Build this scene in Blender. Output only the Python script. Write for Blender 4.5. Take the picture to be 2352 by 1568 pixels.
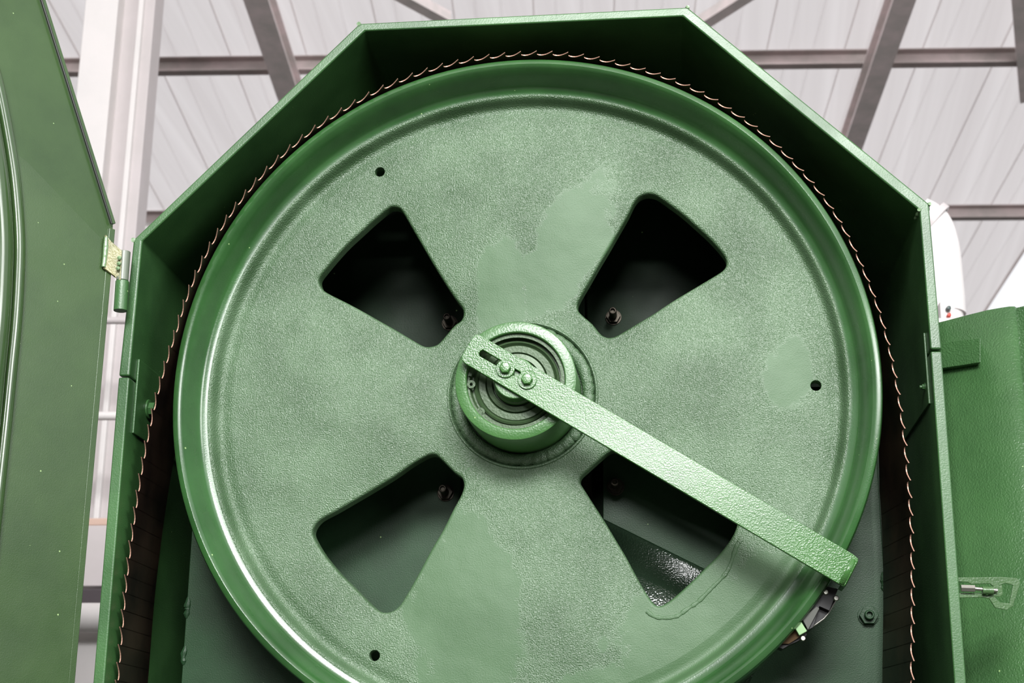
import bpy, bmesh, math, random
from mathutils import Vector, Matrix
random.seed(4)
for o in list(bpy.data.objects): bpy.data.objects.remove(o)
sc = bpy.context.scene
COL = sc.collection
# ------------------------------------------------------------------ camera
W, H, F = 2352, 1568, 3450.0
PITCH, YAW, ROLL = 0.29178, 0.10083, 0.00780
Z0 = 2.12                                   # height of the wheel axle above the floor
CAM = Vector((0.18475, -1.91836, -0.52315 + Z0))
def axes():
    r = Vector((math.cos(YAW), math.sin(YAW), 0)); f0 = Vector((-math.sin(YAW), math.cos(YAW), 0)); u0 = Vector((0, 0, 1))
    f = f0 * math.cos(PITCH) + u0 * math.sin(PITCH); u = -f0 * math.sin(PITCH) + u0 * math.cos(PITCH)
    return r * math.cos(ROLL) + u * math.sin(ROLL), -r * math.sin(ROLL) + u * math.cos(ROLL), f
RT, UP, FW = axes()
cam = bpy.data.objects.new('camera', bpy.data.cameras.new('camera')); COL.objects.link(cam)
m = Matrix((RT, UP, -FW)).transposed().to_4x4(); m.translation = CAM
cam.matrix_world = m
cam.data.sensor_width = 36.0; cam.data.lens = 36.0 * F / W; cam.data.clip_start = 0.02; cam.data.clip_end = 200
cam.data.dof.use_dof = True; cam.data.dof.focus_distance = 1.98; cam.data.dof.aperture_fstop = 10.0
sc.camera = cam
# ------------------------------------------------------------------ light
sc.view_settings.view_transform = 'Standard'; sc.view_settings.look = 'None'
sc.view_settings.exposure = 0.0; sc.view_settings.gamma = 1.0; sc.view_settings.use_curve_mapping = False
wd = bpy.data.worlds.new('daylight'); sc.world = wd; wd.use_nodes = True
bg = wd.node_tree.nodes['Background']; bg.inputs[0].default_value = (0.96, 0.97, 1.0, 1); bg.inputs[1].default_value = 1.05
def area(name, loc, target, sx, sy, power, col=(1, 1, 1)):
    l = bpy.data.lights.new(name, 'AREA'); l.shape = 'RECTANGLE'; l.size = sx; l.size_y = sy; l.energy = power; l.color = col
    o = bpy.data.objects.new(name, l); COL.objects.link(o); o.location = loc
    o.rotation_euler = (Vector(target) - Vector(loc)).to_track_quat('-Z', 'Y').to_euler(); return o
area('roof_light_near', (0.55, -4.9, 4.75), (0.1, 0.0, 2.3), 2.5, 1.2, 500, (1, 1, 1))
area('clerestory_light', (0.25, -5.6, 3.25), (0.2, 0.0, 2.0), 1.4, 0.3, 60, (1, 1, 1))
area('side_opening_light', (4.9, -4.4, 3.7), (0.0, 0.0, 2.1), 2.6, 1.5, 170, (1, 0.995, 0.99))
# ------------------------------------------------------------------ helpers
def pdir(px, py): return (FW + RT * ((px - W / 2) / F) - UP * ((py - H / 2) / F))
def at(px, py, y):
    d = pdir(px, py); return CAM + d * ((y - CAM.y) / d.y)
def thing(name, label, cat, loc=(0, 0, 0), group=None):
    o = bpy.data.objects.new(name, None); COL.objects.link(o); o.location = loc; o.empty_display_size = .05
    o['label'] = label; o['category'] = cat
    if group: o['group'] = group
    return o
def tag(o, label, cat, group=None):
    o['label'] = label; o['category'] = cat
    if group: o['group'] = group
    return o
def struct(o): o['kind'] = 'structure'; return o
def wloc(o):
    v = Vector((0, 0, 0))
    while o: v = v + Vector(o.location); o = o.parent
    return v
class MB:
    def __init__(s): s.v = []; s.f = []; s.mi = []; s.k = 0
    def add(s, vs, fs):
        b = len(s.v); s.v += [Vector(p) for p in vs]; s.f += [[i + b for i in f] for f in fs]; s.mi += [s.k] * len(fs)
    def box(s, c, size, R=None):
        c = Vector(c); h = Vector(size) / 2; vs = []
        for x in (-1, 1):
            for y in (-1, 1):
                for z in (-1, 1):
                    p = Vector((x * h.x, y * h.y, z * h.z)); vs.append(c + (R @ p if R else p))
        s.add(vs, [(0, 1, 3, 2), (4, 6, 7, 5), (0, 4, 5, 1), (2, 3, 7, 6), (0, 2, 6, 4), (1, 5, 7, 3)])
    def prism(s, poly, d):            # poly: list of 3D points, extruded by vector d
        n = len(poly); a = [Vector(p) for p in poly]; b = [p + Vector(d) for p in a]
        s.add(a + b, [list(range(n)), list(range(2 * n - 1, n - 1, -1))] + [(i, i + n, (i + 1) % n + n, (i + 1) % n) for i in range(n)])
    def tube(s, path, r, n=12, cap=True, flat=1.0):
        path = [Vector(p) for p in path]; rings = []; pn = None
        for i, p in enumerate(path):
            t = (path[min(i + 1, len(path) - 1)] - path[max(i - 1, 0)]).normalized()
            if pn is None:
                ref = Vector((0, 1, 0)) if abs(t.y) < .9 else Vector((1, 0, 0)); pn = (ref - t * ref.dot(t)).normalized()
            else: pn = (pn - t * pn.dot(t)).normalized()
            bn = t.cross(pn); rr = r[i] if isinstance(r, (list, tuple)) else r
            rings.append([p + (pn * math.cos(a) * flat + bn * math.sin(a)) * rr for a in [2 * math.pi * k / n for k in range(n)]])
        vs = [q for R_ in rings for q in R_]; fs = []
        for i in range(len(rings) - 1):
            for k in range(n): fs.append((i * n + k, i * n + (k + 1) % n, (i + 1) * n + (k + 1) % n, (i + 1) * n + k))
        if cap: fs.append(list(range(n - 1, -1, -1))); fs.append([(len(rings) - 1) * n + k for k in range(n)])
        s.add(vs, fs)
    def lathe(s, prof, c, ax=Vector((0, 1, 0)), n=96, close=False, hexa=False):   # prof: (r, along axis)
        ax = ax.normalized(); ref = Vector((0, 0, 1)) if abs(ax.z) < .9 else Vector((1, 0, 0))
        u = (ref - ax * ref.dot(ax)).normalized(); w = ax.cross(u); c = Vector(c); vs = []; fs = []
        for r, h in prof:
            for k in range(n):
                a = 2 * math.pi * (k + .5 * (n == 6)) / n; vs.append(c + ax * h + (u * math.cos(a) + w * math.sin(a)) * r)
        m_ = len(prof)
        for i in range(m_ - (0 if close else 1)):
            j = (i + 1) % m_
            for k in range(n): fs.append((i * n + k, j * n + k, j * n + (k + 1) % n, i * n + (k + 1) % n))
        if not close:
            fs.append([k for k in range(n)]); fs.append([(m_ - 1) * n + k for k in range(n - 1, -1, -1)])
        s.add(vs, fs)
    def build(s, name, mat, parent=None, smooth=35, bevel=0, seg=2):
        me = bpy.data.meshes.new(name); off = wloc(parent) if parent else Vector((0, 0, 0))
        me.from_pydata([tuple(p - off) for p in s.v], [], s.f)
        for mm in (mat if isinstance(mat, (list, tuple)) else [mat]): me.materials.append(mm)
        me.polygons.foreach_set('material_index', s.mi)
        b = bmesh.new(); b.from_mesh(me); bmesh.ops.remove_doubles(b, verts=b.verts, dist=1e-6); bmesh.ops.recalc_face_normals(b, faces=b.faces); b.to_mesh(me); b.free()
        if smooth: me.shade_smooth(); me.set_sharp_from_angle(angle=math.radians(smooth))
        o = bpy.data.objects.new(name, me); COL.objects.link(o)
        if parent: o.parent = parent
        if bevel:
            md = o.modifiers.new('bevel', 'BEVEL'); md.width = bevel; md.segments = seg; md.limit_method = 'ANGLE'; md.angle_limit = math.radians(40); md.harden_normals = True
        return o
def spline(pts, n=8, closed=False):
    P = [Vector(p) for p in pts]; out = []; N = len(P)
    for i in range(N if closed else N - 1):
        a, b, c, d = (P[(i - 1) % N], P[i], P[(i + 1) % N], P[(i + 2) % N]) if closed else (P[max(i - 1, 0)], P[i], P[i + 1], P[min(i + 2, N - 1)])
        for k in range(n):
            t = k / n; out.append(.5 * ((2 * b) + (c - a) * t + (2 * a - 5 * b + 4 * c - d) * t * t + (3 * b - a - 3 * c + d) * t ** 3))
    if not closed: out.append(P[-1])
    return out
# ------------------------------------------------------------------ materials
def lin(c): return tuple(((x / 255) / 12.92 if x / 255 < .04045 else ((x / 255 + .055) / 1.055) ** 2.4) for x in c) + (1,)
class Mat:
    def __init__(s, name, col, rough=.5, metal=0, spec=.5):
        s.m = bpy.data.materials.new(name); s.m.use_nodes = True; s.t = s.m.node_tree; s.b = s.t.nodes['Principled BSDF']
        s.b.inputs['Base Color'].default_value = lin(col); s.b.inputs['Roughness'].default_value = rough; s.b.inputs['Metallic'].default_value = metal
        s.b.inputs['Specular IOR Level'].default_value = spec; s.tc = s.n('ShaderNodeTexCoord'); s.h = None; s.rough = rough; s.col = lin(col)
    def n(s, k, **kw):
        x = s.t.nodes.new(k)
        for a, b in kw.items(): setattr(x, a, b)
        return x
    def L(s, a, b): s.t.links.new(a, b)
    def noise(s, scale, detail=2, rough=.5, vec=None, dist=0, out='Fac'):
        x = s.n('ShaderNodeTexNoise'); x.inputs['Scale'].default_value = scale; x.inputs['Detail'].default_value = detail; x.inputs['Roughness'].default_value = rough; x.inputs['Distortion'].default_value = dist
        s.L(vec or s.tc.outputs['Object'], x.inputs['Vector']); return x.outputs[out]
    def ramp(s, v, a, b, c0=0., c1=1.):
        x = s.n('ShaderNodeMapRange'); x.inputs[1].default_value = a; x.inputs[2].default_value = b; x.inputs[3].default_value = c0; x.inputs[4].default_value = c1; s.L(v, x.inputs[0]); return x.outputs[0]
    def math(s, op, a, b):
        x = s.n('ShaderNodeMath', operation=op)
        for i, v in enumerate((a, b)):
            if isinstance(v, (int, float)): x.inputs[i].default_value = v
            else: s.L(v, x.inputs[i])
        return x.outputs[0]
    def mix(s, f, a, b):
        x = s.n('ShaderNodeMix', data_type='RGBA')
        if isinstance(f, float): x.inputs[0].default_value = f
        else: s.L(f, x.inputs[0])
        for i, v in ((6, a), (7, b)):
            if isinstance(v, tuple): x.inputs[i].default_value = v
            else: s.L(v, x.inputs[i])
        return x.outputs[2]
    def bump(s, h, dist, strength=1.0, mask=None):
        x = s.n('ShaderNodeBump'); x.inputs['Distance'].default_value = dist; x.inputs['Strength'].default_value = strength
        s.L(h, x.inputs['Height'])
        if mask is not None: s.L(s.math('MULTIPLY', mask, strength), x.inputs['Strength'])
        if s.h is not None: s.L(s.h, x.inputs['Normal'])
        s.h = x.outputs[0]; s.L(s.h, s.b.inputs['Normal'])
    def color(s, c): s.L(c, s.b.inputs['Base Color'])
def specks(M, col, scale=42, size=.055, c=(150, 178, 120)):
    v = M.n('ShaderNodeTexVoronoi'); v.inputs['Scale'].default_value = scale; M.L(M.tc.outputs['Object'], v.inputs['Vector'])
    sep = M.n('ShaderNodeSeparateColor'); M.L(v.outputs['Color'], sep.inputs[0])
    f = M.math('LESS_THAN', v.outputs['Distance'], M.math('MULTIPLY', sep.outputs[0], size))
    return M.mix(f, col, lin(c))
def paint(name, col=(74, 138, 76), rough=.38, peel=150, peel_d=.0006, fine=0, fine_d=0, speck=True, vary=.10, coat=0.0, spec=.7):
    M = Mat(name, col, rough); c2 = tuple(int(x * (1 - vary * 1.6)) for x in col); c3 = (min(255, int(col[0] * (1 + vary * 1.4))), min(255, int(col[1] * (1 + vary * .7))), min(255, int(col[2] * (1 + vary * 1.1))))
    c = M.mix(M.ramp(M.noise(7, 4, .6), .35, .65), lin(c2), lin(c3))
    if speck: c = specks(M, c)
    M.color(c)
    M.L(M.ramp(M.noise(11, 3), .3, .7, rough - .06, rough + .08), M.b.inputs['Roughness'])
    if peel: M.bump(M.noise(peel, 1, .4), peel_d)
    if fine: M.bump(M.noise(fine, 2, .6), fine_d)
    M.b.inputs['Specular IOR Level'].default_value = spec; M.b.inputs['Coat Weight'].default_value = coat; M.b.inputs['Coat Roughness'].default_value = .15
    return M.m
G_CAB = paint('green_cabinet_paint', (54, 98, 50), .40, 520, .0002)
G_SHADED = paint('green_cabinet_shaded_paint', (24, 48, 27), .55, 400, .0002, spec=.25)  # darker copy of the cabinet green: interior shade put into the colour
G_DOOR = paint('green_door_paint', (54, 80, 42), .30, 700, .0001, vary=.06)
G_BEAD = paint('green_door_bead_paint', (54, 80, 42), .17, 0, vary=.05, coat=.6)
G_ARM = paint('green_glossy_orange_peel_paint', (64, 112, 54), .24, 560, .0004, spec=.6, coat=.35, vary=.06)
G_HUB = paint('green_machined_hub_paint', (66, 112, 58), .33, 420, .0003, vary=.06)
G_RIM = paint('green_rim_paint', (46, 90, 44), .26, 500, .0001, vary=.10, coat=.5)
G_COL = paint('green_column_paint', (34, 66, 38), .45, 600, .0002, vary=.12, spec=.35)
G_GUARD = paint('green_wrinkled_guard_paint', (62, 100, 58), .32, 420, .0011, vary=.06)
G_LATCH = paint('green_latch_paint', (66, 100, 58), .3, 400, .0003, spec=.5, coat=.2)
G_BLK = paint('pale_green_block_paint', (140, 185, 125), .5, 0)
def wheel_mat():
    M = Mat('green_rough_casting_paint', (92, 150, 94), .40)
    ob = M.tc.outputs['Object']
    sep = M.n('ShaderNodeSeparateXYZ'); M.L(ob, sep.inputs[0])
    nz = M.noise(22, 4, .65); nz2 = M.noise(9, 3)
    mask = None
    for cx, cz, rx, rz, rot in ((-.030, .150, .036, .085, 0), (.062, .215, .05, .11, -.5), (-.075, -.30, .075, .15, .1), (.24, -.33, .15, .09, .6), (.36, .02, .035, .05, 0), (.10, -.42, .09, .06, 0)):
        dx = M.math('SUBTRACT', sep.outputs[0], cx); dz = M.math('SUBTRACT', sep.outputs[2], cz)
        a = M.math('DIVIDE', M.math('ADD', M.math('MULTIPLY', dx, math.cos(rot)), M.math('MULTIPLY', dz, math.sin(rot))), rx)
        b = M.math('DIVIDE', M.math('SUBTRACT', M.math('MULTIPLY', dz, math.cos(rot)), M.math('MULTIPLY', dx, math.sin(rot))), rz)
        d = M.math('ADD', M.math('MULTIPLY', a, a), M.math('MULTIPLY', b, b))
        d = M.math('ADD', d, M.math('MULTIPLY', M.math('SUBTRACT', nz, .5), 2.6))
        k = M.ramp(d, .85, 1.1, 1., 0.)
        mask = k if mask is None else M.math('MAXIMUM', mask, k)
    inv = M.math('SUBTRACT', 1.0, mask)
    base = M.mix(M.ramp(nz2, .35, .65), lin((59, 88, 55)), lin((86, 114, 82)))
    base = M.mix(M.math('MULTIPLY', mask, .55), base, lin((50, 92, 44)))
    M.color(specks(M, base, 18, .03, (60, 110, 60)))
    M.L(M.ramp(mask, 0, 1, .35, .6), M.b.inputs['Roughness'])
    M.bump(M.noise(13, 2, .5), .0035, .8); M.bump(M.noise(60, 3, .6), .0008, .4)
    M.bump(M.noise(560, 1.5, .6), .0017, 1.0, M.math('ADD', M.math('MULTIPLY', inv, .75), .25))
    M.b.inputs['Specular IOR Level'].default_value = .9
    return M.m
G_WHEEL = wheel_mat()
def steel(name, col, rough, metal=1): return Mat(name, col, rough, metal).m
DARK_STEEL = steel('dark_oily_steel', (76, 70, 60), .4, .6); TOOTH = steel('ground_tooth_edge_steel', (182, 142, 124), .45, .2)
BLADE = Mat('brown_blade_steel', (74, 58, 50), .36, .85)
BLADE.bump(BLADE.noise(60, 3), .0002, .5); BLADE.color(BLADE.mix(BLADE.ramp(BLADE.noise(14, 4), .35, .65), lin((46, 36, 33)), lin((86, 66, 56)))); BLADE = BLADE.m
BLACK = Mat('black_rubber', (14, 13, 13), .5).m; ZINC = steel('zinc_steel', (190, 190, 180), .3); PLATE_DK = steel('dark_grey_plate', (70, 72, 66), .5, .2)
BROWN = Mat('brown_felt', (62, 44, 18), .9).m
BRGREY = Mat('green_misted_bearing_steel', (62, 84, 54), .4, .15); BRGREY.bump(BRGREY.noise(300, 2), .0005, .6); BRGREY = BRGREY.m
WELD = paint('green_weld_bead_paint', (112, 146, 104), .28, 120, .002)
CHIP = paint('chipped_hinge_paint', (120, 138, 92), .45, 320, .001, vary=.3)
def roofmat():
    M = Mat('translucent_off_white_roof_sheet', (232, 224, 222), .6)
    tr = M.n('ShaderNodeBsdfTranslucent'); dp = M.n('ShaderNodeVectorMath', operation='DOT_PRODUCT'); ge = M.n('ShaderNodeNewGeometry'); M.L(ge.outputs['Position'], dp.inputs[0]); dp.inputs[1].default_value = (0.989, -0.045, 0.0); cx = M.n('ShaderNodeCombineXYZ'); M.L(dp.outputs['Value'], cx.inputs[0])
    M.L(M.mix(M.ramp(M.noise(7.0, 3, .7, vec=cx.outputs[0]), .3, .7), (.76, .71, .695, 1), (.90, .855, .84, 1)), tr.inputs[0]); mx = M.n('ShaderNodeMixShader'); mx.inputs[0].default_value = .78
    M.L(M.b.outputs[0], mx.inputs[1]); M.L(tr.outputs[0], mx.inputs[2]); M.L(mx.outputs[0], M.t.nodes['Material Output'].inputs[0]); return M.m
def panelmat():
    M = Mat('off_white_roof_sheet', (222, 216, 214), .55); M.color(M.mix(M.ramp(M.noise(1.5, 4), .3, .7), lin((214, 207, 204)), lin((228, 223, 221)))); return M.m
ROOF = roofmat(); SHEET = panelmat(); PURLIN = paint('grey_purlin_paint', (170, 160, 156), .5, 0, speck=False, vary=.05); RAFTER = paint('grey_rafter_paint', (236, 227, 224), .5, 0, speck=False, vary=.04)
WHITE = paint('white_column_paint', (222, 218, 216), .5, 0, speck=False, vary=.008); GREYP = paint('pale_grey_paint', (198, 191, 190), .5, 0, speck=False, vary=.01)
CONC = Mat('concrete_floor', (168, 164, 158), .7); CONC.color(CONC.mix(CONC.noise(2, 6), lin((58, 56, 52)), lin((78, 76, 72)))); CONC = CONC.m
BEIGE = Mat('beige_wood', (206, 176, 160), .6).m; DARKSLOT = Mat('dark_grey_machine', (70, 62, 66), .6).m
RED = Mat('red_button', (200, 60, 40), .4).m; DGREEN = Mat('dark_green_button', (40, 62, 58), .4).m
def emit(name, col, s):
    M = Mat(name, col, .5); M.b.inputs['Emission Color'].default_value = lin(col); M.b.inputs['Emission Strength'].default_value = s; return M.m
LAMP = emit('lit_lamp', (255, 255, 255), 3.0)
# ------------------------------------------------------------------ hall: floor, walls, roof
mb = MB(); mb.box((0, 0, -.05), (60, 60, .1)); struct(mb.build('floor', CONC, smooth=0))
mb = MB(); mb.box((0, -10, 2.5), (18, .2, 5)); struct(mb.build('wall_near', DARKSLOT, smooth=0))
mb = MB(); mb.box((-8.5, 0, 2.5), (.2, 20, 5)); struct(mb.build('wall_left', GREYP, smooth=0))
hv = lambda px, py: (RT * ((px - W / 2) / F) - UP * ((py - H / 2) / F) + FW)
DD = hv(1315, 2180).normalized()                         # direction in which the roof sheets run (sloping down away from us)
EE = Vector((DD.y, -DD.x, 0)).normalized()               # purlin direction
NN = EE.cross(DD).normalized()
if NN.z < 0: NN = -NN
P0 = CAM + pdir(1315, 150) * (3.3 / pdir(1315, 150).z)
def onroof(px, py, low=0):
    d = pdir(px, py); o = P0 - NN * low; t = (o - CAM).dot(NN) / d.dot(NN); q = CAM + d * t - P0
    return q.dot(EE), q.dot(DD)
def roofp(u, v, low=0): return P0 + EE * u + DD * v - NN * low
RM = Matrix((EE, DD, NN)).transposed()
u_r = max(onroof(2352, 580)[0], onroof(2235, 735)[0])
v_far = 8.5; v_near = -12.0
u_l = -7.5
mb = MB()
for u_ in (u_r, u_l): mb.box(roofp(u_, (v_far + v_near) / 2, -.012), (.012, v_far - v_near, .012), RM)
mb.box(roofp((u_r + u_l) / 2, v_far, -.012), (u_r - u_l, .012, .012), RM); mb.box(roofp((u_r + u_l) / 2, v_near, -.012), (u_r - u_l, .012, .012), RM)
roof = struct(mb.build('ceiling', ROOF, smooth=0))
pw = .36; k = 0; u = u_r
proto = None
while u > u_l:
    b = MB(); c = roofp(u - pw / 2, (v_far + v_near) / 2, -.02); L = v_far - v_near
    prof = [(-.5, 0), (-.47, 0), (-.462, -.008), (-.45, -.008), (-.442, 0), (-.2, 0), (-.19, -.003), (-.17, -.003), (-.16, 0), (.12, 0), (.13, -.003), (.15, -.003), (.16, 0), (.5, 0)]
    if proto is None:
        n_ = len(prof); vs = [(EE * (x * pw) + NN * z + DD * e * L / 2) for e in (-1, 1) for x, z in prof]
        b.add(vs, [(i, i + 1, n_ + i + 1, n_ + i) for i in range(n_ - 1)]); proto = b.build('roof_panel', ROOF, smooth=0); proto.parent = roof; proto.location = c
    else:
        o = bpy.data.objects.new('roof_panel', proto.data); COL.objects.link(o); o.parent = roof; o.location = c
    u -= pw
def purlin(py, px=1200):
    v = onroof(px, py, .05)[1]; b = MB(); L = u_r + 7
    ctr = (u_r - 7) / 2
    b.box(roofp(ctr, v, .04), (L, .008, .075), RM); b.box(roofp(ctr, v - .02, .077), (L, .045, .008), RM); b.box(roofp(ctr, v - .02, .006), (L, .045, .006), RM)
    return b.build('roof_purlin', PURLIN, smooth=0)
pur = []
for i, (py, lab) in enumerate(((152, 'long dark grey roof purlin crossing just above the hood'), (502, 'grey roof purlin further back, level with the hood shoulders'))):
    pur.append(tag(purlin(py), lab, 'purlin', 'roof purlins'))
def rafter(pa, pb, w, h, lab, low=.085):
    ua, va = onroof(*pa, low + h); ub, vb = onroof(*pb, low + h); um = (ua + ub) / 2
    b = MB(); b.box(roofp(um, (v_far + v_near) / 2, low + h - .006), (w, v_far - v_near, .012), RM); b.box(roofp(um, (v_far + v_near) / 2, low + h / 2), (w * .5, v_far - v_near, h - .01), RM); b.box(roofp(um, (v_far + v_near) / 2, low + .006), (w, v_far - v_near, .012), RM)
    return tag(b.build('roof_rafter', RAFTER, smooth=0), lab, 'beam', 'roof rafters')
rafter((587, 0), (652, 195), .105, .11, 'grey steel rafter above the left slope of the hood')
rafter((2080, 0), (1965, 320), .095, .11, 'grey steel rafter above the right slope of the hood')
def brace(pa, pb, w, lab, low=.1):
    ua, va = onroof(*pa, low); ub, vb = onroof(*pb, low); A = roofp(ua, va, low); B = roofp(ub, vb, low); d = B - A; A = A - d * 2.2; B = B + d * .6; d = (B - A).normalized(); s = d.cross(NN)
    b = MB(); b.prism([A - s * w / 2, A + s * w / 2, A + s * w / 2 + NN * .05, A - s * w / 2 + NN * .05], B - A); return tag(b.build('roof_brace', RAFTER, smooth=0), lab, 'brace', 'diagonal roof braces')
brace((915, -6), (985, 32), .055, 'thin diagonal grey brace over the top left of the hood')
brace((1722, -6), (1640, 46), .055, 'thin diagonal grey brace over the top right of the hood')
brace((2340, -10), (2352, 150), .06, 'grey brace cut by the right edge, crossing the near purlin')
# white column on the left, in front of the roof
col = thing('steel_column', 'white painted steel column standing between the open door and the hood', 'column', (at(255, 600, 2.6).x, 2.6, 0))
def colbox(xa, xb, y0, y1, name, mat):
    a = at(xa, 0, y0); b_ = at(xb, 0, y0); q = MB(); q.box(((a.x + b_.x) / 2, (y0 + y1) / 2, 2.9), (abs(b_.x - a.x), y1 - y0, 5.8)); return q.build(name, mat, col, smooth=0, bevel=.004)
colbox(196, 272, 2.60, 2.75, 'flange', WHITE); colbox(268, 322, 2.66, 2.70, 'web', GREYP); colbox(318, 330, 2.61, 2.72, 'rib', WHITE); colbox(330, 357, 2.63, 2.72, 'flange', GREYP)
# things seen through the gap at the left and at the right
def hbar(py, y, r, mat, name, lab, cat, x0=150, x1=330, grp=None):
    b = MB(); b.tube([at(x0, py, y), at(x1, py, y)], r, 14); o = b.build(name, mat); return tag(o, lab, cat, grp)
def slab(px0, px1, py0, py1, y, d, mat, name, lab, cat, bevel=.004):
    a = at(px0, py0, y); c = at(px1, py1, y); b = MB(); b.box(((a.x + c.x) / 2, y + d / 2, (a.z + c.z) / 2), (abs(c.x - a.x), d, abs(a.z - c.z))); return tag(b.build(name, mat, smooth=0, bevel=bevel), lab, cat)
hr = thing('handrail', 'pale tubular handrail with two rails behind the door gap', 'rail', (at(110, 950, 2.2).x, 2.2, 0))
for py, r_ in ((736, .0105), (955, .0125)):
    b = MB(); b.tube([at(100, py, 2.2), at(480, py, 2.2)], r_, 14); b.build('rail', GREYP if py < 800 else WHITE, hr)
for px in (104, 476):
    q = at(px, 900, 2.2); zt_ = at(px, 730, 2.2).z; b = MB(); b.tube([(q.x, 2.2, 0), (q.x, 2.2, zt_)], .014, 14); b.build('post', GREYP, hr)
hbar(1418, 1.7, .036, WHITE, 'white_pipe', 'thick white horizontal pipe seen low in the door gap', 'pipe', 120, 290)
slab(150, 262, 1190, 1206, 2.2, .25, BEIGE, 'beige_board', 'beige wooden board lying across the door gap', 'board')
slab(150, 250, 1206.3, 1346, 2.2, .3, GREYP, 'grey_cabinet', 'pale grey box under the beige board', 'box')
slab(150, 242, 1352, 1386, 2.05, .3, DARKSLOT, 'dark_slot', 'dark slot between the grey box and white pipe', 'beam')  # solid dark slab drawn in place of the dark slot
slab(130, 250, 1440, 1640, 1.75, .3, WHITE, 'white_casing', 'white machine casing at the bottom of the door gap', 'casing')
a_ = at(268, 720, 3.1); b = MB(); b.box((a_.x, 3.12, a_.z / 2), (.05, .05, a_.z)); tag(b.build('rack_post', WHITE, smooth=0), 'white rack post beside the rails in the door gap', 'post')
b = MB(); c0 = at(305, 575, 6.0)
b.lathe([(.001, .10), (.03, .098), (.06, .085), (.085, .06), (.10, 0), (.10, -.16), (.001, -.16)], c0, Vector((0, 0, 1)), 28)
lamp = thing('pendant_lamp', 'glowing white pendant lamp behind the left shoulder of the hood', 'lamp', c0)
b.build('diffuser', LAMP, lamp); b = MB(); b.tube([c0 + Vector((0, 0, .1)), c0 + Vector((0, 0, 1.0))], .006, 8); b.build('cord', GREYP, lamp)
# white duct and control box, right of the hood
yd = 1.5; p = at(2150, 640, yd); dct = thing('white_duct', 'white rounded extraction duct behind the right shoulder of the hood', 'duct', (p.x, yd, 0))
b = MB(); pts = [(2105, 500), (2135, 520), (2152, 570), (2160, 640), (2166, 720), (2172, 900)]
b.tube(spline([at(x, y, yd) for x, y in pts] + [Vector((at(2172, 900, yd).x, yd, 0))], 6), .052, 28); b.build('duct_pipe', WHITE, dct)
b = MB(); c0 = at(2139, 515, yd); b.lathe([(.05, -.008), (.058, -.008), (.058, .008), (.05, .008)], c0, Vector((.75, 0, -.65)), 28, close=True); b.build('clamp_ring', GREYP, dct)
cb = thing('control_box', 'small white control box with a dark and a red button', 'control box', at(2175, 716, 1.35))
a = at(2158, 690, 1.35); c = at(2196, 736, 1.35); b = MB(); b.box(((a.x + c.x) / 2, 1.38, (a.z + c.z) / 2), (c.x - a.x, .06, a.z - c.z)); b.build('housing', WHITE, cb, smooth=0, bevel=.004)
for (x, y, r, mt, nm) in ((2177, 711, 6.5, DGREEN, 'dark green button'), (2178, 727, 5.5, RED, 'red button')):
    b = MB(); b.lathe([(r * .0006 * 1.5, 0), (r * .00085, -.012), (r * .0007, -.016), (.0002, -.017)], at(x, y, 1.35), Vector((0, 1, 0)), 18); o = b.build('button', mt, cb); o['label'] = nm
slab(2150, 2235, 729, 748, 1.3, .148, GREYP, 'grey_ledge', 'pale ledge carrying the small white control box', 'ledge')
mb = MB(); mb.box((9.5, -2, 1.6), (.2, 16, 3.2)); struct(mb.build('shade_wall_right', DARKSLOT, smooth=0))  # unseen low dark wall, added to cut side daylight on the machine
# ------------------------------------------------------------------ saw cabinet
YF, YB = -.03, .42
cab = thing('bandsaw_cabinet', 'green octagonal sheet steel bandsaw housing, open at the front', 'machine housing', (0, .15, 0))
def P(px, py, y=YF): return at(px, py, y)
O = [P(272, 863), P(306, 550), P(825, 53.6), P(1579.5, 16), P(2134, 467), P(2163, 802)]
I = [P(297, 863), P(326.5, 553.6), P(837.6, 70.8), P(1568, 37), P(2112, 483), P(2137.5, 802)]
dY = Vector((0, YB - YF, 0)); b = MB(); n_ = 6
b.add(O + I + [p + dY for p in O] + [p + dY for p in I], [f for i in range(5) for f in ((i, i + 1, i + 7, i + 6), (i + 12, i + 18, i + 19, i + 13), (i, i + 12, i + 13, i + 1), (i + 6, i + 7, i + 19, i + 18))] + [(0, 6, 18, 12), (5, 17, 23, 11)])
b.build('hood_shell', G_CAB, cab, smooth=20, bevel=.0028)
xl, xr = O[0].x, O[5].x
for (oa, ob, ia, ib, nm) in ((P(272, 866), P(219, 1568), P(297, 866), P(242.5, 1568), 'l'), (P(2163, 806), P(2208, 1568), P(2137.5, 806), P(2180, 1568), 'r')):
    k = (oa.z) / (oa.z - ob.z); o2 = oa + (ob - oa) * ((oa.z - .05) / (oa.z - ob.z)); i2 = ia + (ib - ia) * ((ia.z - .05) / (ia.z - ib.z)); o2.x = ob.x; i2.x = ib.x
    b = MB(); b.prism([oa, o2, i2, ia], (0, YB - YF, 0)); b.build('side_panel', G_CAB, cab, bevel=.0022)
b = MB(); b.prism([Vector((O[i].x * .99, YB, (O[i].z - Z0) * .99 + Z0)) for i in range(6)] + [Vector((xr * .985, YB, .05)), Vector((xl * .985, YB, .05))], (0, .004, 0)); b.build('back_panel', G_SHADED, cab)
b = MB(); b.box((0, (YF + YB) / 2, .025), (xr - xl + .06, YB - YF + .06, .05)); b.build('base_plate', G_CAB, cab, bevel=.003)
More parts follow.
